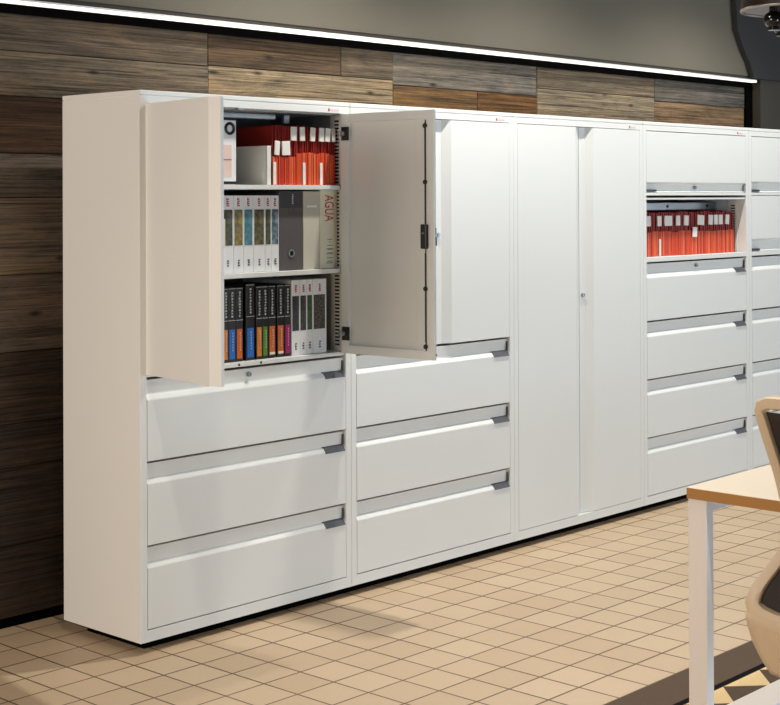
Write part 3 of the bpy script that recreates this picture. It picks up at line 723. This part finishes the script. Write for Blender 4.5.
for i in range(29):
    for k in range(16): bm.faces.new((rows[i][k], rows[i][k+1], rows[i+1][k+1], rows[i+1][k]))
o = obj('mesh_panel', bm, M['mesh'], ch, True); o['label'] = 'dark woven mesh'
sm = o.modifiers.new('thick', 'SOLIDIFY'); sm.thickness = .004; sm.offset = 0
bm = NB(); rows = []
for i in range(12):
    z = .565-(.565-.432)*i/11; f = i/11
    h_ = lerp(hw, z)
    rows.append([bm.verts.new(Vector((CX+lerp(xp, z)-.035*(1-v*v)+.018+.02*f, CY+v*h_*.965, z))) for v in [-1+2*k/20 for k in range(21)]])
for i in range(11):
    for k in range(20): bm.faces.new((rows[i][k], rows[i][k+1], rows[i+1][k+1], rows[i+1][k]))
o = obj('back_shell', bm, M['tan'], ch, True)
sm = o.modifiers.new('thick', 'SOLIDIFY'); sm.thickness = .012; sm.offset = 0
bm = NB(); box(bm, CX+.045, CX+.48, CY-.20, CY+.20, .437, .482, .02, seg=4); obj('seat', bm, M['cushion'], ch, True)
bm = NB(); box(bm, CX+.03, CX+.46, CY-.19, CY+.19, .418, .438, .008); box(bm, CX-.06, CX+.06, CY-.12, CY+.12, .425, .478, .01); obj('seat_pan', bm, M['tan'], ch, True)
bm = NB(); cyl(bm, (CX+.24, CY, .25), (0, 0, 1), .025, .36, 24); cyl(bm, (CX+.24, CY, .15), (0, 0, 1), .036, .15, 24); obj('column', bm, M['chrome'], ch, True)
for k in range(5):
    an = 2*PI*k/5+.3
    q = Matrix.Translation((CX+.24, CY, 0)) @ Matrix.Rotation(an, 4, 'Z')
    bm = NB(); prism(bm, [(.02, .075), (.29, .066), (.30, .072), (.29, .086), (.02, .118)], 'y', -.018, .018, 0, .004, q)
    lg = obj('base_arm', bm, M['tan'], ch, True)
    bm = NB(); e = q @ Vector((.285, 0, .032)); ax = (q.to_3x3() @ Vector((0, 1, 0)))
    for s_ in (-.012, .012): cyl(bm, e+ax*s_-Vector((0, 0, .032-.027-ZR)), ax, .027, .014, 20, bev=.003)
    cyl(bm, e+Vector((0, 0, .022)), (0, 0, 1), .007, .045, 12)
    obj('caster', bm, M['blackplastic'], lg, True)

# ------------------------------------------------------------------ low open frame in the bottom right corner
zt = .55; fy = -2.470; fx0, fx1 = -.735, -.24
fr = thing('low_frame', 'low white metal frame in the bottom right corner below the tan chair', 'frame', ((fx0+fx1)/2, fy-.25, 0))
bm = NB(); th = .030
tw = .062
box(bm, fx0, fx1, fy-tw, fy, zt-.022, zt, .002); box(bm, fx0, fx1, fy-.52, fy-.52+tw, zt-.022, zt, .002)
for x in (fx0, fx1-th): box(bm, x, x+th, fy-.52+tw, fy-tw, zt-.022, zt, .002)
obj('top_rail', bm, M['legpaint'], fr)
for x in (fx0, fx1-th):
    for y in (fy-th, fy-.52):
        bm = NB(); box(bm, x, x+th, y, y+th, ZR+.0004, zt-.0222, .0015); obj('leg', bm, M['legpaint'], fr)

# ------------------------------------------------------------------ ceiling fitting, top right
px_, py_ = 2.345, -1.0
pl = thing('ceiling_spot_cluster', 'dark round ceiling fitting with black spotlights in the top right corner', 'lamp', (px_, py_, 2.13))
bm = NB(); cyl(bm, (px_, py_, 2.195), (0, 0, 1), .225, .13, 48, r2=.215, bev=.006); obj('canopy', bm, M['pend'], pl, True)
bm = NB(); torus(bm, (px_, py_, 2.129), (0, 0, 1), .222, .0055, 64, 8); obj('rim', bm, M['pendrim'], pl, True)
bm = NB(); cyl(bm, (px_, py_, 2.62), (0, 0, 1), .016, .76, 16); obj('stem', bm, M['blackplastic'], pl, True)
for dx, dy in ((-.145, .03), (.05, -.12), (.06, .11)):
    bm = NB(); sphere(bm, (px_+dx, py_+dy, 2.082), .040, (1, 1, .85)); cyl(bm, (px_+dx, py_+dy, 2.115), (0, 0, 1), .018, .05, 16); cyl(bm, (px_+dx, py_+dy, 2.050), (0, 0, 1), .024, .016, 20)
    obj('spot_head', bm, M['glossblack'], pl, True)
